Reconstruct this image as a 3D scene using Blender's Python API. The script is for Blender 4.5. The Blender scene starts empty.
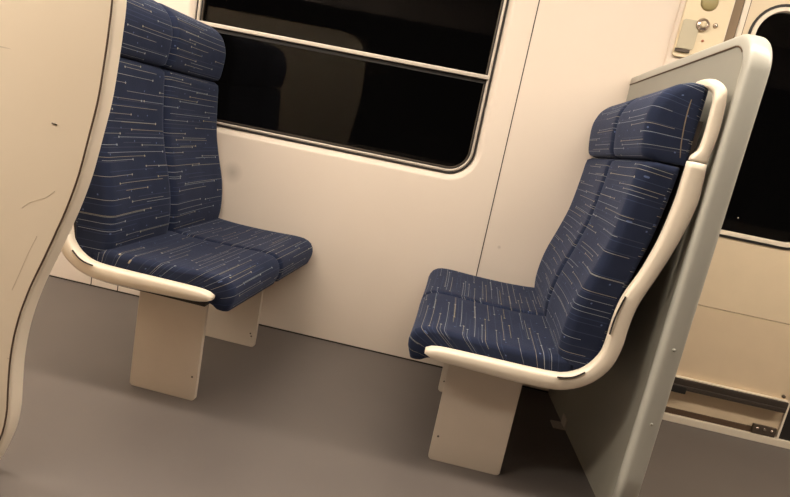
import bpy, bmesh, math, random
from mathutils import Vector, Matrix
random.seed(7)
S = bpy.context.scene
COL = S.collection
PI = math.pi

# ------------------------------------------------------------------ materials
def new_mat(name):
    m = bpy.data.materials.new(name)
    m.use_nodes = True
    nt = m.node_tree
    return m, nt, nt.nodes['Principled BSDF']

def plain(name, col, rough=0.5, metal=0.0, var=0.06, scale=9.0, bump=0.0, bscale=300.0, spec=0.5):
    m, nt, p = new_mat(name)
    N, L = nt.nodes, nt.links
    tc = N.new('ShaderNodeTexCoord')
    no = N.new('ShaderNodeTexNoise'); no.inputs['Scale'].default_value = scale
    no.inputs['Detail'].default_value = 4
    L.new(tc.outputs['Object'], no.inputs['Vector'])
    mx = N.new('ShaderNodeMix'); mx.data_type = 'RGBA'
    mx.inputs['A'].default_value = (*[c * (1 - var) for c in col], 1)
    mx.inputs['B'].default_value = (*[min(1, c * (1 + var)) for c in col], 1)
    L.new(no.outputs['Fac'], mx.inputs['Factor'])
    L.new(mx.outputs['Result'], p.inputs['Base Color'])
    p.inputs['Roughness'].default_value = rough
    p.inputs['Metallic'].default_value = metal
    p.inputs['Specular IOR Level'].default_value = spec
    if bump:
        n2 = N.new('ShaderNodeTexNoise'); n2.inputs['Scale'].default_value = bscale
        L.new(tc.outputs['Object'], n2.inputs['Vector'])
        b = N.new('ShaderNodeBump'); b.inputs['Strength'].default_value = bump
        b.inputs['Distance'].default_value = 0.002
        L.new(n2.outputs['Fac'], b.inputs['Height'])
        L.new(b.outputs['Normal'], p.inputs['Normal'])
    return m

def M(nt, op, a, b=None, c=None):
    n = nt.nodes.new('ShaderNodeMath'); n.operation = op
    for i, v in enumerate((a, b, c)):
        if v is None: continue
        if isinstance(v, (int, float)): n.inputs[i].default_value = v
        else: nt.links.new(v, n.inputs[i])
    return n.outputs[0]

def mixc(nt, f, a, b):
    n = nt.nodes.new('ShaderNodeMix'); n.data_type = 'RGBA'
    for k, v in (('Factor', f), ('A', a), ('B', b)):
        if isinstance(v, (int, float)): n.inputs[k].default_value = v
        elif isinstance(v, tuple): n.inputs[k].default_value = (*v, 1)
        else: nt.links.new(v, n.inputs[k])
    return n.outputs['Result']

def fabric():
    """navy moquette: thin woven dashes across the seat, each ending in a dot"""
    m, nt, p = new_mat('navy_moquette')
    N, L = nt.nodes, nt.links
    uv = N.new('ShaderNodeUVMap'); uv.uv_map = 'UVMap'
    sp = N.new('ShaderNodeSeparateXYZ'); L.new(uv.outputs[0], sp.inputs[0])
    u, v = sp.outputs[0], sp.outputs[1]
    oi = N.new('ShaderNodeObjectInfo')
    off = M(nt, 'MULTIPLY', oi.outputs['Random'], 37.0)
    no = N.new('ShaderNodeTexNoise'); no.inputs['Scale'].default_value = 14
    no.inputs['Detail'].default_value = 5
    L.new(uv.outputs[0], no.inputs['Vector'])
    col = mixc(nt, no.outputs['Fac'], FAB_A, FAB_B)
    for (rh, seed, lw, dot, amt, frac, c1, c2) in LAYERS:
        r = M(nt, 'DIVIDE', v, rh)
        r = M(nt, 'ADD', r, M(nt, 'ADD', off, seed))
        row = M(nt, 'FLOOR', r)
        f = M(nt, 'SUBTRACT', M(nt, 'SUBTRACT', r, row), 0.5)
        w = N.new('ShaderNodeTexWhiteNoise'); w.noise_dimensions = '1D'
        L.new(row, w.inputs['W'])
        s3 = N.new('ShaderNodeSeparateColor'); L.new(w.outputs['Color'], s3.inputs[0])
        ra, rb, rc = s3.outputs[0], s3.outputs[1], s3.outputs[2]
        end = M(nt, 'ADD', M(nt, 'MULTIPLY', ra, 0.46), 0.0)
        ln = M(nt, 'ADD', M(nt, 'MULTIPLY', rb, 0.30), 0.14)
        # the dash runs leftwards in odd rows and rightwards in even rows
        par = M(nt, 'GREATER_THAN', rc, 0.5)
        sg = M(nt, 'SUBTRACT', M(nt, 'MULTIPLY', par, 2.0), 1.0)
        du = M(nt, 'MULTIPLY', M(nt, 'SUBTRACT', u, end), sg)
        dv = M(nt, 'ABSOLUTE', M(nt, 'MULTIPLY', f, rh))
        line = M(nt, 'MULTIPLY', M(nt, 'LESS_THAN', dv, lw),
                 M(nt, 'MULTIPLY', M(nt, 'GREATER_THAN', du, 0.0), M(nt, 'LESS_THAN', du, ln)))
        d2 = M(nt, 'SQRT', M(nt, 'ADD', M(nt, 'MULTIPLY', du, du), M(nt, 'MULTIPLY', dv, dv)))
        dt = M(nt, 'LESS_THAN', d2, dot)
        mask = M(nt, 'MAXIMUM', M(nt, 'MULTIPLY', line, 0.75), dt)
        on = M(nt, 'LESS_THAN', w.outputs['Value'], frac)
        mask = M(nt, 'MULTIPLY', M(nt, 'MULTIPLY', mask, on), amt)
        c = mixc(nt, M(nt, 'FRACT', M(nt, 'MULTIPLY', rb, 7.0)), c1, c2)
        col = mixc(nt, mask, col, c)
    vo = N.new('ShaderNodeTexVoronoi'); vo.inputs['Scale'].default_value = 11
    vo.voronoi_dimensions = '2D'
    L.new(uv.outputs[0], vo.inputs['Vector'])
    fl = M(nt, 'MULTIPLY', M(nt, 'LESS_THAN', vo.outputs['Distance'], 0.032), 0.45)
    col = mixc(nt, fl, col, (0.16, 0.22, 0.42))
    L.new(col, p.inputs['Base Color'])
    p.inputs['Roughness'].default_value = 0.9
    p.inputs['Specular IOR Level'].default_value = 0.15
    p.inputs['Sheen Weight'].default_value = 0.16
    p.inputs['Sheen Roughness'].default_value = 0.4
    p.inputs['Sheen Tint'].default_value = (0.55, 0.65, 1.0, 1)
    n2 = N.new('ShaderNodeTexNoise'); n2.inputs['Scale'].default_value = 260
    L.new(uv.outputs[0], n2.inputs['Vector'])
    b = N.new('ShaderNodeBump'); b.inputs['Strength'].default_value = 0.35
    b.inputs['Distance'].default_value = 0.002
    L.new(n2.outputs['Fac'], b.inputs['Height']); L.new(b.outputs['Normal'], p.inputs['Normal'])
    return m

FAB_A = (0.0118, 0.0170, 0.039)
FAB_B = (0.022, 0.0305, 0.066)
LAYERS = [
    (0.0245, 11.0, 0.00080, 0.0035, 0.90, 0.92, (0.37, 0.32, 0.22), (0.31, 0.35, 0.39)),
    (0.0370, 53.3, 0.00075, 0.0036, 0.80, 0.85, (0.34, 0.40, 0.46), (0.40, 0.34, 0.16)),
    (0.0150, 87.7, 0.00110, 0.0008, 0.30, 0.70, (0.07, 0.11, 0.24), (0.15, 0.15, 0.17)),
]

def wall_mat():
    m, nt, p = new_mat('cream_laminate')
    N, L = nt.nodes, nt.links
    tc = N.new('ShaderNodeTexCoord')
    no = N.new('ShaderNodeTexNoise'); no.inputs['Scale'].default_value = 2.2
    no.inputs['Detail'].default_value = 6
    L.new(tc.outputs['Object'], no.inputs['Vector'])
    col = mixc(nt, no.outputs['Fac'], (0.71, 0.615, 0.525), (0.77, 0.68, 0.59))
    # hand-grease smudge beside the left bench, small chip lower down
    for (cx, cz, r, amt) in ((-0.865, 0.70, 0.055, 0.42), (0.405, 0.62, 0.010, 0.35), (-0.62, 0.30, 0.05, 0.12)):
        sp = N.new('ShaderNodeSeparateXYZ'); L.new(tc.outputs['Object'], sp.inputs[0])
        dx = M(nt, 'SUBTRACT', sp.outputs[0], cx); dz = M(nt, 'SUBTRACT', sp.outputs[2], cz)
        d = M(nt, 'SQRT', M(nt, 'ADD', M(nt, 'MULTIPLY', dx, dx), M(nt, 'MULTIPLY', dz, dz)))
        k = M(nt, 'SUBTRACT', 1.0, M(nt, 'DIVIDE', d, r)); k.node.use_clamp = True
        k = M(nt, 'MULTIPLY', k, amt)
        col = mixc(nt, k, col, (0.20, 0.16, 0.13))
    L.new(col, p.inputs['Base Color'])
    p.inputs['Roughness'].default_value = 0.38
    p.inputs['Specular IOR Level'].default_value = 0.4
    return m

def floor_mat():
    m, nt, p = new_mat('grey_vinyl')
    N, L = nt.nodes, nt.links
    tc = N.new('ShaderNodeTexCoord')
    a = N.new('ShaderNodeTexNoise'); a.inputs['Scale'].default_value = 420; a.inputs['Detail'].default_value = 2
    b = N.new('ShaderNodeTexNoise'); b.inputs['Scale'].default_value = 3.5; b.inputs['Detail'].default_value = 5
    for n in (a, b): L.new(tc.outputs['Object'], n.inputs['Vector'])
    col = mixc(nt, b.outputs['Fac'], (0.098, 0.085, 0.079), (0.130, 0.114, 0.106))
    k = M(nt, 'MULTIPLY', M(nt, 'GREATER_THAN', a.outputs['Fac'], 0.60), 0.35)
    col = mixc(nt, k, col, (0.15, 0.137, 0.13))
    L.new(col, p.inputs['Base Color'])
    p.inputs['Roughness'].default_value = 0.42
    bp = N.new('ShaderNodeBump'); bp.inputs['Strength'].default_value = 0.15; bp.inputs['Distance'].default_value = 0.001
    L.new(a.outputs['Fac'], bp.inputs['Height']); L.new(bp.outputs['Normal'], p.inputs['Normal'])
    return m

def shell_mat():
    """cream gel-coat with a few thin dark scuffs"""
    m, nt, p = new_mat('cream_shell')
    N, L = nt.nodes, nt.links
    tc = N.new('ShaderNodeTexCoord')
    no = N.new('ShaderNodeTexNoise'); no.inputs['Scale'].default_value = 3; no.inputs['Detail'].default_value = 6
    L.new(tc.outputs['Object'], no.inputs['Vector'])
    col = mixc(nt, no.outputs['Fac'], (0.76, 0.64, 0.49), (0.82, 0.71, 0.56))
    mp = N.new('ShaderNodeMapping'); mp.inputs['Rotation'].default_value = (0, 0.45, 0)
    mp.inputs['Scale'].default_value = (9, 9, 80)
    L.new(tc.outputs['Object'], mp.inputs['Vector'])
    n2 = N.new('ShaderNodeTexNoise'); n2.inputs['Scale'].default_value = 1.0; n2.inputs['Detail'].default_value = 1
    L.new(mp.outputs[0], n2.inputs['Vector'])
    k = M(nt, 'MULTIPLY', M(nt, 'GREATER_THAN', n2.outputs['Fac'], 0.77), 0.30)
    col = mixc(nt, k, col, (0.25, 0.19, 0.13))
    L.new(col, p.inputs['Base Color'])
    p.inputs['Roughness'].default_value = 0.45
    return m

def glass_mat():
    m = bpy.data.materials.new('night_window_glass'); m.use_nodes = True
    nt = m.node_tree; N, L = nt.nodes, nt.links
    N.clear()
    out = N.new('ShaderNodeOutputMaterial')
    tr = N.new('ShaderNodeBsdfTransparent'); tr.inputs[0].default_value = (0.55, 0.55, 0.52, 1)
    gl = N.new('ShaderNodeBsdfGlossy'); gl.inputs['Roughness'].default_value = 0.03
    gl.inputs['Color'].default_value = (0.8, 0.8, 0.8, 1)
    fr = N.new('ShaderNodeFresnel'); fr.inputs['IOR'].default_value = 1.33
    mx = N.new('ShaderNodeMixShader')
    L.new(fr.outputs[0], mx.inputs[0]); L.new(tr.outputs[0], mx.inputs[1]); L.new(gl.outputs[0], mx.inputs[2])
    L.new(mx.outputs[0], out.inputs[0])
    return m

def emit(name, col, s):
    m, nt, p = new_mat(name)
    p.inputs['Base Color'].default_value = (0.8, 0.8, 0.8, 1)
    p.inputs['Emission Color'].default_value = (*col, 1)
    p.inputs['Emission Strength'].default_value = s
    return m

WALL = wall_mat(); FLOOR = floor_mat(); SHELL = shell_mat(); GLASS = glass_mat(); FAB = fabric()
FRAME = plain('cream_enamel', (0.83, 0.74, 0.61), 0.28, var=0.03, spec=0.6)
LEGM = plain('cream_pedestal', (0.67, 0.585, 0.49), 0.42, var=0.06)
GREY = plain('grey_laminate', (0.30, 0.295, 0.255), 0.45, var=0.05, bump=0.06, bscale=500)
GREYTRIM = plain('pale_grey_trim', (0.43, 0.425, 0.38), 0.32, var=0.05)
RUBBER = plain('black_rubber', (0.014, 0.012, 0.011), 0.55)
DARK = plain('dark_gap', (0.03, 0.022, 0.017), 0.7)
BROWN = plain('brown_seal', (0.10, 0.06, 0.035), 0.6)
ALU = plain('warm_aluminium', (0.56, 0.50, 0.43), 0.38, metal=0.25, var=0.04)
RAILM = plain('dark_rail', (0.055, 0.043, 0.035), 0.45, metal=0.2, var=0.15)
BRONZE = plain('bronze_metal', (0.10, 0.078, 0.06), 0.42, metal=0.3, var=0.15)
DOORM = plain('door_laminate', (0.76, 0.63, 0.45), 0.42, var=0.05)
KICK = plain('door_kick_laminate', (0.73, 0.59, 0.415), 0.45, var=0.05)
CEIL = plain('ceiling_white', (0.72, 0.66, 0.58), 0.6)
WHITEP = plain('device_cream', (0.74, 0.63, 0.44), 0.4, var=0.05)
OLIVE = plain('device_olive', (0.36, 0.30, 0.14), 0.5)
GREYP = plain('device_grey_cover', (0.50, 0.45, 0.33), 0.4)
PIPE = plain('tan_piping', (0.16, 0.13, 0.10), 0.8)
STEEL = plain('steel_ring', (0.65, 0.55, 0.48), 0.25, metal=0.9)
SCUFF = plain('scuff_brown', (0.60, 0.49, 0.36), 0.6)
RED = plain('red_dot', (0.45, 0.18, 0.10), 0.5)

# ------------------------------------------------------------------ helpers
def obj(name, bm, mat, parent=None, smooth=True, loc=None):
    bmesh.ops.recalc_face_normals(bm, faces=bm.faces)
    me = bpy.data.meshes.new(name); bm.to_mesh(me); bm.free()
    for p in me.polygons: p.use_smooth = smooth
    me.materials.append(mat)
    o = bpy.data.objects.new(name, me); COL.objects.link(o)
    if parent:
        o.parent = parent
        o.matrix_parent_inverse = Matrix.Translation(-parent.location) if parent.parent is None else Matrix()
        if parent.type == 'MESH': o.matrix_parent_inverse = Matrix()
    return o

def thing(name, label, cat, loc=(0, 0, 0), group=None):
    o = bpy.data.objects.new(name, None); COL.objects.link(o)
    o.empty_display_size = 0.1
    o.location = loc; o['label'] = label; o['category'] = cat
    if group: o['group'] = group
    return o

def struct(name, label, bm=None, mat=None, smooth=False):
    if bm is None:
        o = bpy.data.objects.new(name, None); COL.objects.link(o)
    else:
        o = obj(name, bm, mat, smooth=smooth)
    o['kind'] = 'structure'; o['label'] = label; o['category'] = name.split('_')[0]
    return o

def box(bm, x0, x1, y0, y1, z0, z1, bev=0.0, seg=2):
    r = bmesh.ops.create_cube(bm, size=1)
    vs = r['verts']
    for v in vs:
        v.co = Vector((x0 + (v.co.x + .5) * (x1 - x0), y0 + (v.co.y + .5) * (y1 - y0), z0 + (v.co.z + .5) * (z1 - z0)))
    if bev:
        es = list({e for v in vs for e in v.link_edges})
        bmesh.ops.bevel(bm, geom=es, offset=bev, segments=seg, profile=0.6, affect='EDGES')
    return bm

def B(*a, **k):
    bm = bmesh.new(); box(bm, *a, **k); return bm

def crom(pts, n):
    """resample a polyline smoothly to n+1 points (Catmull-Rom, even arc length)"""
    P = [Vector(p) for p in pts]
    P = [P[0] * 2 - P[1]] + P + [P[-1] * 2 - P[-2]]
    dense = []
    for i in range(1, len(P) - 2):
        for k in range(24):
            t = k / 24
            a, b, c, d = P[i - 1], P[i], P[i + 1], P[i + 2]
            dense.append(0.5 * ((2 * b) + (c - a) * t + (2 * a - 5 * b + 4 * c - d) * t * t + (3 * b - a - 3 * c + d) * t ** 3))
    dense.append(P[-2])
    L = [0]
    for a, b in zip(dense, dense[1:]): L.append(L[-1] + (b - a).length)
    out = []; j = 0
    for i in range(n + 1):
        s = L[-1] * i / n
        while j < len(L) - 2 and L[j + 1] < s: j += 1
        t = (s - L[j]) / max(1e-9, L[j + 1] - L[j])
        out.append(dense[j].lerp(dense[j + 1], min(1, t)))
    return out

def tube(bm, pts, r, n=8, cap=True):
    P = [Vector(p) for p in pts]
    loops = []
    for i, p in enumerate(P):
        t = (P[min(i + 1, len(P) - 1)] - P[max(i - 1, 0)]).normalized()
        a = t.cross(Vector((0, 1, 0)))
        if a.length < 0.1: a = t.cross(Vector((0, 0, 1)))
        a.normalize(); b = t.cross(a)
        loops.append([bm.verts.new(p + r * (math.cos(2 * PI * k / n) * a + math.sin(2 * PI * k / n) * b)) for k in range(n)])
    for A, C in zip(loops, loops[1:]):
        for k in range(n): bm.faces.new((A[k], A[(k + 1) % n], C[(k + 1) % n], C[k]))
    if cap:
        bm.faces.new(loops[0][::-1]); bm.faces.new(loops[-1])
    return bm

def rrect(x0, x1, z0, z1, r, n=10):
    out = []
    for (cx, cz, a0) in ((x1 - r, z1 - r, 0), (x0 + r, z1 - r, 90), (x0 + r, z0 + r, 180), (x1 - r, z0 + r, 270)):
        for k in range(n + 1):
            a = math.radians(a0 + 90 * k / n)
            out.append((cx + r * math.cos(a), cz + r * math.sin(a)))
    return out

def ring(bm, x0, x1, z0, z1, r, prof, closed=False):
    """loft of rounded rectangles; prof = list of (inset, y)"""
    loops = []
    for ins, y in prof:
        loops.append([bm.verts.new((x, y, z)) for x, z in rrect(x0 + ins, x1 - ins, z0 + ins, z1 - ins, max(0.004, r - ins))])
    pairs = list(zip(loops, loops[1:]))
    if closed: pairs.append((loops[-1], loops[0]))
    for A, C in pairs:
        n = len(A)
        for k in range(n): bm.faces.new((A[k], A[(k + 1) % n], C[(k + 1) % n], C[k]))
    return loops

def plate(bm, x0, x1, z0, z1, r, ya, yb):
    """rounded rectangular plate between depths ya and yb"""
    L = ring(bm, x0, x1, z0, z1, r, [(0, ya), (0, yb)])
    bm.faces.new(L[0][::-1]); bm.faces.new(L[1])
    return bm

def holed(bm, outer, holes, y):
    es = []
    for loop in [outer] + holes:
        vs = [bm.verts.new((x, y, z)) for x, z in loop]
        es += [bm.edges.new((vs[i], vs[(i + 1) % len(vs)])) for i in range(len(vs))]
    bmesh.ops.triangle_fill(bm, use_beauty=True, use_dissolve=False, edges=es)
    return bm

def disc(bm, cx, cz, y0, y1, r, n=24, r1=None):
    r1 = r if r1 is None else r1
    a = [bm.verts.new((cx + r * math.cos(2 * PI * k / n), y0, cz + r * math.sin(2 * PI * k / n))) for k in range(n)]
    b = [bm.verts.new((cx + r1 * math.cos(2 * PI * k / n), y1, cz + r1 * math.sin(2 * PI * k / n))) for k in range(n)]
    for k in range(n): bm.faces.new((a[k], a[(k + 1) % n], b[(k + 1) % n], b[k]))
    bm.faces.new(a[::-1]); bm.faces.new(b)
    return bm

# ------------------------------------------------------------------ the car body
XL, XR, YR, H = -4.2, 4.2, -3.12, 2.28
WX0, WX1, WZ0, WZ1, WR = -1.140, 0.212, 0.893, 1.86, 0.115    # saloon window opening
DX0, DX1, DZ1 = 1.092, 2.560, 2.06                              # doorway

floor = struct('floor', 'grey-brown speckled vinyl floor of the train car', B(XL, XR, YR, 0.08, -0.05, 0.0), FLOOR)
struct('ceiling', 'pale ceiling of the train car', B(XL, XR, YR, 0.08, H, H + 0.05), CEIL)
struct('wall_left', 'cream end wall of the train car on the left', B(XL - 0.05, XL, YR, 0.08, 0, H), WALL)
struct('wall_right', 'cream end wall of the train car on the right', B(XR, XR + 0.05, YR, 0.08, 0, H), WALL)

# window wall: one skin with a window opening and a doorway, edges turned outwards
bm = bmesh.new()
outer = [(XL, 0), (DX0, 0), (DX0, DZ1), (DX1, DZ1), (DX1, 0), (XR, 0), (XR, H), (XL, H)]
LIP = 0.030
holed(bm, outer, [rrect(WX0 - LIP, WX1 + LIP, WZ0 - LIP, WZ1 + LIP, WR + LIP)], 0.0)
ring(bm, WX0 - LIP, WX1 + LIP, WZ0 - LIP, WZ1 + LIP, WR + LIP, [(0, 0.0), (0.006, 0.0012), (0.013, 0.0055), (0.021, 0.0125), (LIP, 0.023), (LIP, 0.06)])
def strip(bm, pts, y0, y1):
    a = [bm.verts.new((x, y0, z)) for x, z in pts]; b = [bm.verts.new((x, y1, z)) for x, z in pts]
    for i in range(len(pts) - 1): bm.faces.new((a[i], a[i + 1], b[i + 1], b[i]))
strip(bm, [(DX0, 0), (DX0, DZ1), (DX1, DZ1), (DX1, 0)], 0.0, 0.06)
bmesh.ops.remove_doubles(bm, verts=bm.verts, dist=1e-5)
struct('wall_back', 'cream laminate side wall holding the window and the door', bm, WALL)

# opposite side wall with its own dark window
bm = bmesh.new()
holed(bm, [(XL, 0), (XR, 0), (XR, H), (XL, H)], [rrect(-3.4, 3.4, 0.75, 1.95, 0.1)], YR)
ring(bm, -3.4, 3.4, 0.75, 1.95, 0.1, [(0, YR), (0, YR - 0.05)])
struct('wall_front', 'dark brown side wall opposite, behind the viewer', bm, plain('brown_laminate', (0.22, 0.18, 0.15), 0.5))
bm = bmesh.new(); plate(bm, -3.4, 3.4, 0.75, 1.95, 0.1, YR - 0.05, YR - 0.056)
struct('window_2', 'dark window of the opposite side wall', bm, GLASS)

# panel joints of the window wall
def joint(i, x, z0, z1, w=0.0042, mat=DARK, label='thin dark joint between two cream wall panels'):
    struct('trim_%d' % i, label, B(x - w / 2, x + w / 2, -0.0012, 0.004, z0, z1), mat)
joint(1, 0.334, 0.0, H, label='thin dark vertical joint between window and partition')
joint(2, -1.36, 0.0, 0.40, label='short dark panel joint low under the left bench')
joint(3, -1.50, 0.0, 0.40, label='second short dark panel joint low under the left bench')
struct('baseboard_back', 'thin dark sealing joint between wall and floor', B(XL, DX0, -0.004, 0.003, 0.0, 0.006), DARK)

# ------------------------------------------------------------------ saloon window
win = struct('window_1', 'dark rounded saloon window with cream transom bar between the benches')
def wpart(name, bm, mat, parent=win, smooth=False):
    o = obj(name, bm, mat, parent, smooth); return o
bm = bmesh.new(); ring(bm, WX0, WX1, WZ0, WZ1, WR, [(0, 0.018), (0.002, 0.014), (0.007, 0.013), (0.009, 0.017), (0.009, 0.05), (0, 0.05)], closed=True)
wpart('outer_seal', bm, RUBBER, smooth=True)
bm = bmesh.new(); ring(bm, WX0, WX1, WZ0, WZ1, WR, [(0.0092, 0.022), (0.010, 0.012), (0.018, 0.010), (0.0205, 0.014), (0.0205, 0.05), (0.0092, 0.05)], closed=True)
wpart('metal_frame', bm, ALU, smooth=True)
bm = bmesh.new(); ring(bm, WX0, WX1, WZ0, WZ1, WR, [(0.0207, 0.020), (0.027, 0.020), (0.027, 0.05), (0.0207, 0.05)], closed=True)
wpart('inner_seal', bm, RUBBER)
bm = bmesh.new(); ring(bm, WX0, WX1, WZ0, WZ1, WR, [(0.0272, 0.022), (0.0305, 0.022), (0.0305, 0.05), (0.0272, 0.05)], closed=True)
wpart('glazing_bead', bm, BRONZE)
TZ = 1.329
wpart('transom_bar', B(WX0 + 0.010, WX1 - 0.012, 0.000, 0.034, TZ - 0.0085, TZ + 0.0085, bev=0.003), ALU, smooth=False)
wpart('transom_shadow', B(WX0 + 0.020, WX1 - 0.020, 0.018, 0.034, TZ - 0.026, TZ - 0.009), RUBBER)  # black strip put in for the shadow under the transom bar
def pane(z0, z1, square_top, ya, yb):
    """glass with rounded corners only where the window itself is rounded"""
    xa, xb, r = WX0 + 0.029, WX1 - 0.029, 0.0865
    pts = rrect(xa, xb, z0, z1, r)
    n = len(pts) // 2
    pts = [(xb, z1), (xa, z1)] + pts[n:] if square_top else pts[:n] + [(xa, z0), (xb, z0)]
    bm = bmesh.new()
    a = [bm.verts.new((x, ya, z)) for x, z in pts]; b = [bm.verts.new((x, yb, z)) for x, z in pts]
    for k in range(len(pts)): bm.faces.new((a[k], a[(k + 1) % len(pts)], b[(k + 1) % len(pts)], b[k]))
    bm.faces.new(a[::-1]); bm.faces.new(b)
    return bm
wpart('lower_pane', pane(WZ0 + 0.029, TZ - 0.010, True, 0.036, 0.042), GLASS)
wpart('upper_pane', pane(TZ + 0.010, WZ1 - 0.029, False, 0.030, 0.036), GLASS)

# ------------------------------------------------------------------ vestibule end: pillar, device, door
struct('trim_4', 'cream pillar between the wall panel and the door', B(0.885, 1.088, -0.016, -0.0005, 0.0, H, bev=0.005), WALL)
struct('trim_5', 'brown seal strip along the door pillar', B(1.0885, 1.1225, -0.010, 0.04, 0.0, DZ1), plain('tan_seal', (0.23, 0.16, 0.095), 0.6))
struct('trim_6', 'thin black door gap beside the pillar', B(1.1228, 1.1285, 0.004, 0.05, 0.04, DZ1 - 0.005), RUBBER)
struct('trim_7', 'cream metal door sill on the floor', B(DX0 + 0.001, DX1 - 0.001, -0.006, 0.05, 0.0, 0.034, bev=0.003), FRAME)

dv = thing('alarm_panel', 'cream wall device with a ringed round button above the grey partition', 'control panel', (1.0, -0.0175, 1.56))
bm = bmesh.new(); plate(bm, 0.902, 1.080, 1.548, 1.95, 0.012, -0.0172, -0.030)
obj('housing', bm, WHITEP, dv, False)
bm = bmesh.new(); plate(bm, 0.908, 0.974, 1.580, 1.692, 0.010, -0.0302, -0.037)
c = obj('cover', bm, GREYP, dv, False); c['label'] = 'greyish lower cover'
obj('slot', B(0.905, 0.962, -0.040, -0.0302, 1.566, 1.5775), BRONZE, dv, False)
bm = bmesh.new(); disc(bm, 0.984, 1.680, -0.0372, -0.046, 0.026, r1=0.022)
rg = obj('button_ring', bm, STEEL, dv)
bm = bmesh.new(); disc(bm, 0.984, 1.680, -0.0462, -0.053, 0.014, r1=0.010)
o = obj('button', bm, WHITEP, rg)
bm = bmesh.new(); disc(bm, 0.988, 1.768, -0.0302, -0.040, 0.034, r1=0.028)
o = obj('dial', bm, OLIVE, dv); o['label'] = 'olive round dial'
bm = bmesh.new(); disc(bm, 1.034, 1.686, -0.0302, -0.042, 0.010, r1=0.006)
obj('glint_disc', bm, STEEL, dv)  # steel disc modelled for a bright highlight on the housing
bm = bmesh.new(); disc(bm, 1.002, 1.622, -0.0302, -0.034, 0.005)
obj('keyhole', bm, RED, dv)

def door_leaf(i, x0, x1, mirror=False, label=''):
    d = struct('door_%d' % i, label)
    gx0, gx1, gz0, gz1, gr = x0 + 0.022, x1 - 0.10, 0.866, 1.822, 0.13
    if mirror: gx0, gx1 = x0 + 0.10, x1 - 0.022
    bm = bmesh.new()
    holed(bm, [(x0, 0.5555), (x1, 0.5555), (x1, DZ1 - 0.006), (x0, DZ1 - 0.006)], [rrect(gx0, gx1, gz0, gz1, gr)], 0.010)
    ring(bm, gx0, gx1, gz0, gz1, gr, [(0, 0.010), (0, 0.045)])
    strip(bm, [(x0, 0.5555), (x1, 0.5555), (x1, DZ1 - 0.006), (x0, DZ1 - 0.006), (x0, 0.5555)], 0.010, 0.05)
    obj('leaf', bm, DOORM, d, False)
    o = obj('kick_plate', B(x0, x1, 0.010, 0.05, 0.062, 0.5525), KICK, d, False)
    obj('bottom_seal', B(x0, x1 if mirror else 1.70, 0.004, 0.05, 0.036, 0.060), BROWN, d, False)
    bm = bmesh.new(); ring(bm, gx0, gx1, gz0, gz1, gr, [(0, 0.006), (0.010, 0.006), (0.010, 0.04), (0, 0.04)], closed=True)
    obj('outer_seal', bm, RUBBER, d, False)
    bm = bmesh.new(); ring(bm, gx0, gx1, gz0, gz1, gr, [(0.0102, 0.012), (0.012, 0.003), (0.027, 0.003), (0.030, 0.010), (0.030, 0.04), (0.0102, 0.04)], closed=True)
    obj('window_frame', bm, FRAME, d, False)
    bm = bmesh.new(); plate(bm, gx0 + 0.028, gx1 - 0.028, gz0 + 0.028, gz1 - 0.028, gr - 0.028, 0.024, 0.030)
    obj('pane', bm, GLASS, d, False)
    # grab-rail / guide along the kick plate
    bm = bmesh.new(); box(bm, (1.290 if not mirror else x0 + 0.02), x1 - 0.006, -0.018, 0.0095, 0.176, 0.214, bev=0.006)
    box(bm, (1.290 if not mirror else x0 + 0.02), x1 - 0.012, -0.026, -0.010, 0.166, 0.186, bev=0.004)
    r = obj('guide_rail', bm, RAILM, d, False); r['label'] = 'dark bronze rail'
    obj('rail_lip', B((1.292 if not mirror else x0 + 0.02), x1 - 0.008, -0.012, 0.0095, 0.2145, 0.219), FRAME, r, False)
    if not mirror:
        obj('end_clip', B(1.287, 1.352, -0.030, 0.0095, 0.150, 0.184, bev=0.004), RUBBER, r, False)
        bm = bmesh.new(); disc(bm, 1.770, 0.232, 0.0095, 0.000, 0.007)
        obj('bolt', bm, BRONZE, r)
    return d
door1 = door_leaf(1, 1.155, 1.796, label='cream sliding door leaf with a dark rounded window beyond the grey partition')
br = obj('corner_bracket', B(1.684, 1.786, -0.004, 0.0095, 0.036, 0.080, bev=0.003), BRONZE, door1, False)
for k in range(3):
    bm = bmesh.new(); disc(bm, 1.703 + 0.031 * k, 0.064, -0.0042, -0.008, 0.006)
    obj('screw', bm, STEEL, br)
obj('edge_strip', B(1.129, 1.1505, 0.001, 0.05, 0.036, DZ1 - 0.006), FRAME, door1, False)
obj('edge_seal', B(1.1507, 1.1548, 0.006, 0.05, 0.036, DZ1 - 0.006), BROWN, door1, False)
obj('edge_strip', B(1.7965, 1.806, 0.000, 0.05, 0.036, DZ1 - 0.006), FRAME, door1, False)
struct('trim_8', 'black rubber gap between the two door leaves', B(1.8065, 1.862, 0.006, 0.05, 0.035, DZ1 - 0.006), RUBBER)
door_leaf(2, 1.863, DX1 - 0.005, True, 'second cream sliding door leaf past the black rubber gap')

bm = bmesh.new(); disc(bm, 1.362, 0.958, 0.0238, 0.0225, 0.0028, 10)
obj('light_dot', bm, FRAME, door1)  # pale disc on the pane in place of a lamp point outside

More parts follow.
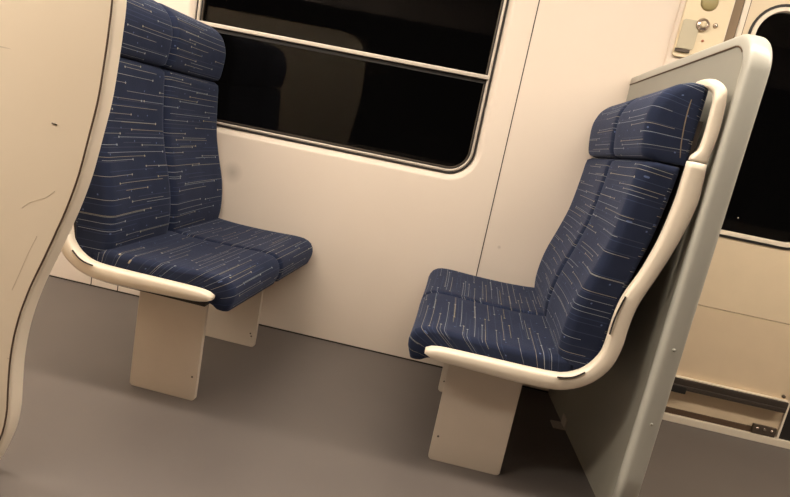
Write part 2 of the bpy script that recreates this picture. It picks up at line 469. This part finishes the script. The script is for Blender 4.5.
# ------------------------------------------------------------------ benches
XM = -0.147
def bench(mirror, label):
    fx = (lambda x: 2 * XM - x) if mirror else (lambda x: x)
    root = thing('train_bench', label, 'bench', (fx(0.45), -0.46, 0), 'two-seat benches facing each other')
    NP, r_ = 30, 0

    def cushion(name, T, Bk, y0, y1, rad, dish=0.0, nb=0.03):
        T = crom([(x, 0, z) for x, z in T], NP); Bk = crom([(x, 0, z) for x, z in Bk], NP)
        vl = [0]
        for a, b in zip(T, T[1:]): vl.append(vl[-1] + (b - a).length)
        st = []
        K = 6
        for k in range(K + 1):
            a = PI / 2 * k / K
            st.append((y0 + rad * (1 - math.sin(a)), rad * (1 - math.cos(a))))
        st = [(y, d) for y, d in st][::-1] if False else [(y0 + rad * (1 - math.cos(PI / 2 * k / K)), rad * (1 - math.sin(PI / 2 * k / K))) for k in range(K + 1)]
        for k in range(1, 10): st.append((y0 + rad + (y1 - y0 - 2 * rad) * k / 10, 0))
        st += [(y1 - rad * (1 - math.cos(PI / 2 * k / K)), rad * (1 - math.sin(PI / 2 * k / K))) for k in range(K, -1, -1)]
        bm = bmesh.new(); uvl = bm.loops.layers.uv.new('UVMap')
        G = []; Hh = []
        for (y, d) in st:
            t = (y - y0) / (y1 - y0) * 2 - 1
            row = []; rb = []
            for i in range(NP + 1):
                bo = Vector((nb * (-y / 0.93), 0, 0)) if nb else Vector()
                lf = Vector((0.018 * (-y / 0.93), 0, 0.013 * (-y / 0.93))) if (mirror and not nb) else Vector()
                tz = min(1, max(0, (T[i].z - 0.55) / 0.50)) if nb else 0
                sh = Vector((0, 0, 0.034 * tz * (-y / 0.93)))
                bp = Bk[i] + bo + sh + lf
                Ti = T[i] + sh + lf
                n = bp - Ti; th = n.length; n.normalize()
                w = math.sin(PI * i / NP) ** 0.7
                dd = min(d, th * 0.48) + dish * w * (1 - t * t)
                p = Ti + n * dd
                q = bp - n * min(d * 0.6, th * 0.42)
                row.append(bm.verts.new((fx(p.x), y, p.z))); rb.append(bm.verts.new((fx(q.x), y, q.z)))
            G.append(row); Hh.append(rb)
        ns = len(st)
        def face(vs, uvs):
            f = bm.faces.new(vs)
            for l, c in zip(f.loops, uvs): l[uvl].uv = c
        U = [y - y0 for y, d in st]
        for j in range(ns - 1):
            for i in range(NP):
                face((G[j][i], G[j][i + 1], G[j + 1][i + 1], G[j + 1][i]), ((U[j], vl[i]), (U[j], vl[i + 1]), (U[j + 1], vl[i + 1]), (U[j + 1], vl[i])))
                face((Hh[j][i], Hh[j][i + 1], Hh[j + 1][i + 1], Hh[j + 1][i]), ((U[j], vl[i] + 3), (U[j], vl[i + 1] + 3), (U[j + 1], vl[i + 1] + 3), (U[j + 1], vl[i] + 3)))
            for i in (0, NP):
                vv = vl[i]; h = (G[j][i].co - Hh[j][i].co).length * (1 if i else -1)
                face((G[j][i], Hh[j][i], Hh[j + 1][i], G[j + 1][i]), ((U[j], vv), (U[j], vv + h), (U[j + 1], vv + h), (U[j + 1], vv)))
        for j in (0, ns - 1):
            for i in range(NP):
                s = -1 if j == 0 else 1
                h0 = s * (G[j][i].co - Hh[j][i].co).length; h1 = s * (G[j][i + 1].co - Hh[j][i + 1].co).length
                face((G[j][i], G[j][i + 1], Hh[j][i + 1], Hh[j][i]), ((U[j], vl[i]), (U[j], vl[i + 1]), (U[j] + h1, vl[i + 1]), (U[j] + h0, vl[i])))
        o = obj(name, bm, FAB, root)
        return o

    seatT = [(0.640, 0.488), (0.585, 0.480), (0.50, 0.475), (0.40, 0.474), (0.30, 0.476), (0.22, 0.479), (0.166, 0.475), (0.134, 0.454), (0.124, 0.412), (0.140, 0.364)]
    seatB = [(0.640, 0.392), (0.585, 0.390), (0.50, 0.388), (0.40, 0.388), (0.32, 0.388), (0.27, 0.386), (0.235, 0.384), (0.21, 0.380), (0.195, 0.376), (0.185, 0.370)]
    backT = [(0.605, 0.442), (0.590, 0.49), (0.586, 0.56), (0.598, 0.656), (0.632, 0.778), (0.652, 0.86), (0.663, 0.945), (0.670, 1.02), (0.676, 1.072), (0.695, 1.083)]
    backB = [(0.672, 0.442), (0.690, 0.50), (0.697, 0.57), (0.702, 0.67), (0.722, 0.778), (0.740, 0.86), (0.752, 0.945), (0.760, 1.02), (0.764, 1.065), (0.764, 1.080)]
    headT = [(0.700, 1.088), (0.676, 1.100), (0.665, 1.150), (0.661, 1.205), (0.667, 1.240), (0.684, 1.276), (0.716, 1.304), (0.752, 1.318)]
    headB = [(0.765, 1.088), (0.766, 1.110), (0.767, 1.150), (0.767, 1.20), (0.767, 1.240), (0.767, 1.270), (0.767, 1.295), (0.767, 1.310)]
    for (s0, s1, y0, y1) in ((-0.903, -0.4485, -0.903, -0.4865), (-0.4455, -0.010, -0.4835, -0.010)):
        cushion('seat_cushion', seatT, seatB, s0, s1, 0.024, 0.006, 0)
        cushion('backrest', backT, backB, y0, y1, 0.036, 0.012)
        hd = cushion('headrest', headT, headB, y0, y1, 0.034, 0.004, 0.042)
        ye = y0 - 0.0006 if y0 < -0.6 else y1 + 0.0006
        if y0 < -0.6:
            bm = bmesh.new()
            pts = crom([(fx(0.776), y0 + 0.0012, 1.140), (fx(0.768), y0 + 0.0008, 1.18), (fx(0.762), y0 + 0.0008, 1.24), (fx(0.761), y0 + 0.0012, 1.29), (fx(0.764), y0 + 0.004, 1.330)], 16)
            tube(bm, pts, 0.0022, 6)
            o = obj('piping', bm, PIPE, hd); o['label'] = 'thin tan piping'

    # seat pan and back shell under / behind the upholstery
    path = crom([(0.235, 0, 0.389), (0.40, 0, 0.390), (0.60, 0, 0.391), (0.655, 0, 0.408), (0.690, 0, 0.45), (0.700, 0, 0.51), (0.704, 0, 0.58), (0.710, 0, 0.68), (0.730, 0, 0.78), (0.745, 0, 0.85), (0.768, 0, 1.0), (0.770, 0, 1.25)], 40)
    bm = bmesh.new(); L0 = []
    ya, yb = -0.898, -0.012
    for i, p in enumerate(path):
        t = (path[min(i + 1, 40)] - path[max(i - 1, 0)]).normalized()
        n = Vector((t.z, 0, -t.x))                      # outwards (down / back)
        q = p + n * 0.012
        L0.append([bm.verts.new((fx(a.x + (0.03 * -y / .93 if a.z > 0.5 else 0.0) * min(1, max(0, (a.z - .5) / .2))), y, a.z)) for a, y in ((p, ya), (p, yb), (q, yb), (q, ya))])
    for A, C in zip(L0, L0[1:]):
        for k in range(4): bm.faces.new((A[k], A[(k + 1) % 4], C[(k + 1) % 4], C[k]))
    bm.faces.new(L0[0]); bm.faces.new(L0[-1][::-1])
    o = obj('seat_shell', bm, DARK, root, False)

    RDX, RDZ = (0.014, 0.012) if mirror else (0.0, 0.0)
    # side frame: one moulded rail running under the seat and up the back
    outer = [(0.184, 0.404), (0.200, 0.397), (0.245, 0.392), (0.37, 0.387), (0.496, 0.383), (0.591, 0.387), (0.647, 0.402), (0.700, 0.437), (0.740, 0.493), (0.757, 0.563), (0.759, 0.633), (0.768, 0.705), (0.800, 0.808), (0.830, 0.92), (0.846, 1.02), (0.845, 1.08), (0.840, 1.136)]
    inner = [(0.184, 0.423), (0.200, 0.430), (0.245, 0.434), (0.37, 0.435), (0.49, 0.435), (0.580, 0.437), (0.625, 0.446), (0.668, 0.474), (0.700, 0.525), (0.708, 0.575), (0.709, 0.640), (0.719, 0.715), (0.749, 0.800), (0.773, 0.90), (0.787, 1.015), (0.789, 1.08), (0.790, 1.136)]
    def rail(name, outer, inner, NS, ymid, hw, taper0, taper1, yfun=None):
        outer = [(x + RDX, z + RDZ) for x, z in outer]; inner = [(x + RDX, z + RDZ) for x, z in inner]
        O = crom([(x, 0, z) for x, z in outer], NS); I = crom([(x, 0, z) for x, z in inner], NS)
        bm = bmesh.new(); loops = []
        n = 16
        for i in range(NS + 1):
            c = (O[i] + I[i]) / 2; a = (O[i] - I[i]) / 2
            s = 1.0; e = 0.55
            if taper0 and i < 3: s = (0.72, 0.92, 0.98)[i]
            if taper1 and i > NS - 3: s = (0.93, 0.75, 0.4)[i - NS + 2]
            ym = yfun(i / NS) if yfun else ymid
            lp = []
            for k in range(n):
                th = 2 * PI * k / n
                cx = math.copysign(abs(math.cos(th)) ** e, math.cos(th)); sy = math.copysign(abs(math.sin(th)) ** e, math.sin(th))
                p = c + a * (cx * (s if taper0 or taper1 else 1))
                lp.append(bm.verts.new((fx(p.x), ym + hw * sy * s, p.z)))
            loops.append(lp)
        for A, C in zip(loops, loops[1:]):
            for k in range(n): bm.faces.new((A[k], A[(k + 1) % n], C[(k + 1) % n], C[k]))
        bm.faces.new(loops[0][::-1]); bm.faces.new(loops[-1])
        return obj(name, bm, FRAME, root)
    fr = rail('side_frame', outer, inner, 64, -0.929, 0.0225, True, False)
    # slots moulded into the frame
    for pts in ([(0.592, -0.9525, 0.4335), (0.622, -0.9525, 0.4385), (0.645, -0.9525, 0.449), (0.668, -0.9518, 0.468)],
                [(0.7075, -0.9505, 0.600), (0.7085, -0.951, 0.640), (0.7135, -0.951, 0.680), (0.722, -0.9505, 0.722)]):
        bm = bmesh.new(); tube(bm, [(fx(x + RDX), y, z + RDZ) for x, y, z in crom([Vector(p) for p in pts], 12)], 0.0028, 6)
        o = obj('slot', bm, RUBBER, fr)
    # headrest guard: upper rail that curls in over the headrest
    outer2 = [(0.840, 1.139), (0.841, 1.16), (0.843, 1.185), (0.846, 1.23), (0.842, 1.30), (0.834, 1.340), (0.815, 1.361), (0.795, 1.366), (0.772, 1.362)]
    inner2 = [(0.791, 1.139), (0.794, 1.153), (0.808, 1.172), (0.812, 1.215), (0.810, 1.29), (0.807, 1.325), (0.798, 1.338), (0.786, 1.342), (0.772, 1.343)]
    rail('headrest_guard', outer2, inner2, 40, -0.933, 0.016, False, True, lambda t: -0.933 + 0.060 * max(0, (t - 0.72) / 0.28) ** 1.6)

    # two sheet pedestals
    for yl in (-0.8345, -0.2702):
        lx = 0.016 if mirror else 0.0
        x0, x1, z1, ch, t = 0.270 - lx, 0.5165 - lx, 0.376, 0.008, 0.020
        xa, xb = (x0, x1)
        prof = [(xa + ch, 0), (xb - ch, 0), (xb, ch), (xb, z1), (xa, z1), (xa, ch)]
        bm = bmesh.new()
        a = [bm.verts.new((fx(x), yl, z)) for x, z in prof]; b = [bm.verts.new((fx(x), yl + t, z)) for x, z in prof]
        for k in range(6): bm.faces.new((a[k], a[(k + 1) % 6], b[(k + 1) % 6], b[k]))
        bm.faces.new(a[::-1]); bm.faces.new(b)
        bmesh.ops.recalc_face_normals(bm, faces=bm.faces)
        bmesh.ops.bevel(bm, geom=list(bm.edges), offset=0.0015, segments=2, affect='EDGES')
        lg = obj('leg', bm, LEGM, root, False)
        for zs in ((0.090,) if yl < -0.5 else (0.050, 0.062)):
            bm = bmesh.new(); disc(bm, fx(0.288 - lx + (0.006 if zs == 0.062 else 0)), zs, yl - 0.0004, yl - 0.002, 0.0035, 10)
            obj('screw', bm, BRONZE, lg)
    if mirror:
        root.rotation_euler.z = -0.026; root.location.x -= 0.012
    return root

bench(False, 'navy patterned two-seat bench in front of the grey partition')
bench(True, 'navy patterned two-seat bench half hidden behind the cream curved panel')

# ------------------------------------------------------------------ grey partition beside the right-hand bench
PS = (0.7750, 0.0)                                    # where its seat-side face meets the wall
ang = math.atan2(-0.962, 0.084)
D = Vector((math.cos(ang), math.sin(ang), 0)); NRM = Vector((-D.y, D.x, 0))   # along / to the door side
if NRM.x < 0: NRM = -NRM
def PP(s, n, z): return Vector((PS[0], PS[1], 0)) + D * s + NRM * n + Vector((0, 0, z))
pt = thing('partition', 'grey partition panel with rounded pale edge beside the right bench', 'partition', PP(0.5, 0.03, 0))
LEN, TH = 0.972, 0.064
def ztop(s): return 1.442 + 0.072 * s
RC = 0.105
# path of the edge: along the top to a rounded corner and down to the floor
path = [(0.008, ztop(0.008))]
for k in range(1, 9): path.append((0.008 + (LEN - RC - 0.008) * k / 8, ztop(0.008 + (LEN - RC - 0.008) * k / 8)))
cz = ztop(LEN - RC) - RC
for k in range(1, 11):
    a = PI / 2 - (PI / 2) * k / 10
    path.append((LEN - RC + RC * math.cos(a), cz + RC * math.sin(a)))
for k in range(1, 9): path.append((LEN, cz * (1 - k / 8)))
W = 0.036
bm = bmesh.new()
ins = []
for i, (s, z) in enumerate(path):
    p0 = path[max(i - 1, 0)]; p1 = path[min(i + 1, len(path) - 1)]
    tx, tz = p1[0] - p0[0], p1[1] - p0[1]; l = math.hypot(tx, tz); ins.append((tz / l, -tx / l))   # inward normal
loops = []
for (s, z), (ns, nz) in zip(path, ins):
    lp = []
    for k in range(13):                                    # bull-nosed outer side
        a = PI * k / 12
        e = 0.5
        off = 0.030 * (1 - abs(math.sin(a)) ** e) ; t = TH / 2 - (TH / 2 + 0.0015) * math.copysign(abs(math.cos(a)) ** e, math.cos(a))
        lp.append(bm.verts.new(PP(s + ns * off, t, max(0, z + nz * off))))
    for t in (TH + 0.0015, -0.0015):
        lp.append(bm.verts.new(PP(s + ns * W, t, max(0, z + nz * W))))
    loops.append(lp)
for A, C in zip(loops, loops[1:]):
    n = len(A)
    for k in range(n): bm.faces.new((A[k], A[(k + 1) % n], C[(k + 1) % n], C[k]))
bm.faces.new(loops[0][::-1]); bm.faces.new(loops[-1])
o = obj('edge_trim', bm, GREYTRIM, pt); o['label'] = 'paler rounded edge'
bm = bmesh.new()
inn = [(s + ns * W, z + nz * W) for (s, z), (ns, nz) in zip(path, ins)]
pl = [(0.008, 0.0)] + [(max(0.008, s), max(0, z)) for s, z in inn]
a = [bm.verts.new(PP(s, 0, z)) for s, z in pl]; b = [bm.verts.new(PP(s, TH, z)) for s, z in pl]
for k in range(len(pl)): bm.faces.new((a[k], a[(k + 1) % len(pl)], b[(k + 1) % len(pl)], b[k]))
bm.faces.new(a[::-1]); bm.faces.new(b)
obj('panel', bm, GREY, pt, False)
bm = bmesh.new()
tube(bm, [PP(max(0.009, s), -0.001, z) for s, z in inn[:14]], 0.0026, 6)
obj('edge_seal', bm, BROWN, pt)
bm = bmesh.new()
def pbox(s0, s1, n0, n1, z0, z1):
    c = [bm.verts.new(PP(s, n, z)) for z in (z0, z1) for s, n in ((s0, n0), (s1, n0), (s1, n1), (s0, n1))]
    for f in ((0, 1, 2, 3), (4, 5, 6, 7), (0, 1, 5, 4), (1, 2, 6, 5), (2, 3, 7, 6), (3, 0, 4, 7)): bm.faces.new([c[i] for i in f])
pbox(0.30, 0.36, -0.050, -0.0005, 0.0, 0.006); pbox(0.30, 0.36, -0.006, -0.0005, 0.006, 0.045)
o = obj('foot_bracket', bm, ALU, pt, False)
for (s, z) in ((LEN, 0.60), (LEN, 0.36)):
    bm = bmesh.new()
    c = PP(s + 0.0003, TH * 0.5, z)
    vs = []
    for d_ in (0, 0.003):
        vs.append([bm.verts.new(c + D * d_ + NRM * 0.005 * math.cos(2 * PI * k / 12) + Vector((0, 0, 0.005 * math.sin(2 * PI * k / 12)))) for k in range(12)])
    for k in range(12): bm.faces.new((vs[0][k], vs[0][(k + 1) % 12], vs[1][(k + 1) % 12], vs[1][k]))
    bm.faces.new(vs[0]); bm.faces.new(vs[1])
    obj('screw', bm, GREY, pt)

# ------------------------------------------------------------------ camera (solved from the photograph)
F, YAW, PITCH, ROLL = 625.06, 0.0885, -0.2097, 0.1967
CAM = Vector((0.194, -2.7899, 1.1084))
cam = bpy.data.cameras.new('camera'); co = bpy.data.objects.new('camera', cam); COL.objects.link(co)
RM = Matrix.Rotation(YAW, 3, 'Z') @ Matrix.Rotation(PI / 2 + PITCH, 3, 'X') @ Matrix.Rotation(ROLL, 3, 'Z')
co.matrix_world = Matrix.Translation(CAM) @ RM.to_4x4()
cam.sensor_fit = 'HORIZONTAL'; cam.sensor_width = 36.0; cam.lens = 36.0 * F / 790.0
cam.clip_start = 0.02
S.camera = co

# ------------------------------------------------------------------ cream curved panel, near left
YB, YF = -1.410, -1.452
edge = [(-0.800, 1.560), (-0.705, 1.535), (-0.652, 1.46), (-0.630, 1.36), (-0.621, 1.235), (-0.622, 1.162), (-0.626, 1.086), (-0.632, 1.010), (-0.645, 0.930), (-0.662, 0.834), (-0.683, 0.755), (-0.706, 0.687),
        (-0.732, 0.615), (-0.765, 0.525), (-0.788, 0.436), (-0.799, 0.349), (-0.800, 0.265), (-0.799, 0.200), (-0.806, 0.140), (-0.822, 0.088), (-0.843, 0.036), (-0.862, 0.0)]
E2 = [(p.x, p.z) for p in crom([(x, 0, z) for x, z in edge], 70)]
E2[-1] = (E2[-1][0], 0.0)
pan = thing('curved_panel', 'large cream panel with S-curved edge nearest the viewer', 'partition', (-1.2, -1.43, 0))
rimw = 0.006
def prof_panel(bm, pts, ya, yb):
    a = [bm.verts.new((x, ya, z)) for x, z in pts]; b = [bm.verts.new((x, yb, z)) for x, z in pts]
    for k in range(len(pts)): bm.faces.new((a[k], a[(k + 1) % len(pts)], b[(k + 1) % len(pts)], b[k]))
    bm.faces.new(a[::-1]); bm.faces.new(b)
bm = bmesh.new()
prof_panel(bm, [(-1.75, 1.560)] + [(x - 0.008, z) for x, z in E2] + [(-1.75, 0.0)], YF, YB)
obj('panel', bm, SHELL, pan, False)
# rounded edge trim following the S curve
bm = bmesh.new(); loops = []
for i, (x, z) in enumerate(E2):
    p0 = E2[max(i - 1, 0)]; p1 = E2[min(i + 1, len(E2) - 1)]
    tx, tz = p1[0] - p0[0], p1[1] - p0[1]; l = math.hypot(tx, tz)
    nx, nz = -tz / l, tx / l                                # outwards
    lp = []
    for k in range(11):
        a = PI * k / 10
        yy = (YB + YF) / 2 - (abs(YF - YB) / 2 + 0.001) * math.copysign(abs(math.cos(a)) ** 0.4, math.cos(a))
        d = -0.010 + 0.010 * abs(math.sin(a)) ** 0.4
        lp.append(bm.verts.new((x + nx * d, yy, max(0, z + nz * d))))
    loops.append(lp)
for A, C in zip(loops, loops[1:]):
    n = len(A)
    for k in range(n): bm.faces.new((A[k], A[(k + 1) % n], C[(k + 1) % n], C[k]))
bm.faces.new(loops[0][::-1]); bm.faces.new(loops[-1])
o = obj('edge_trim', bm, FRAME, pan); o['label'] = 'smooth cream edge trim'
bm = bmesh.new()
tube(bm, [(x - 0.0105, YF - 0.0005, max(0.002, z)) for x, z in E2], 0.0026, 6)
obj('edge_seal', bm, BROWN, pan)
bm = bmesh.new(); tube(bm, [(-0.748, YF - 0.0006, 0.937), (-0.741, YF - 0.0008, 0.9365), (-0.736, YF - 0.0006, 0.935)], 0.0016, 6)
o = obj('chip', bm, BRONZE, pan); o['label'] = 'small dark chip'

for pts in ([(-0.807, 0.726), (-0.790, 0.742), (-0.768, 0.754), (-0.748, 0.764), (-0.728, 0.783)], [(-0.818, 0.520), (-0.800, 0.570), (-0.786, 0.612), (-0.764, 0.667)]):
    bm = bmesh.new(); tube(bm, crom([(x, YF - 0.0002, z) for x, z in pts], 16), 0.0005, 6)
    o = obj('scuff', bm, SCUFF, pan); o['label'] = 'thin brown scratch'

# ------------------------------------------------------------------ lighting: ceiling luminaires of the car
LC = (1.0, 0.87, 0.72)
def luminaire(x0, x1, y0, y1, power, label, group='ceiling luminaires'):
    t = thing('ceiling_light', label, 'lamp', ((x0 + x1) / 2, (y0 + y1) / 2, H - 0.001), group)
    bm = bmesh.new(); box(bm, x0 - 0.03, x1 + 0.03, y0 - 0.03, y1 + 0.03, H - 0.030, H - 0.0005, bev=0.006)
    obj('housing', bm, ALU, t, False)
    bm = bmesh.new(); box(bm, x0, x1, y0, y1, H - 0.045, H - 0.0302, bev=0.004)
    obj('diffuser', bm, emit('luminaire_diffuser', LC, power), t, False)
P = 24.0
luminaire(-3.6, 3.6, -1.25, -1.05, P * 1.2, 'long ceiling light strip over the benches')
luminaire(-3.6, -0.6, -2.35, -2.05, P * 1.1, 'unseen ceiling light strip, shortened to front-light the curved panel')  # unseen strip, cut short to light the curved panel and spare the partition
w = bpy.data.worlds.new('night'); S.world = w; w.use_nodes = True
w.node_tree.nodes['Background'].inputs[0].default_value = (0.006, 0.005, 0.005, 1)
w.node_tree.nodes['Background'].inputs[1].default_value = 1.0
S.view_settings.view_transform = 'Standard'; S.view_settings.look = 'None'
S.view_settings.gamma = 1.0; S.view_settings.exposure = 0.0
S.view_settings.use_curve_mapping = False
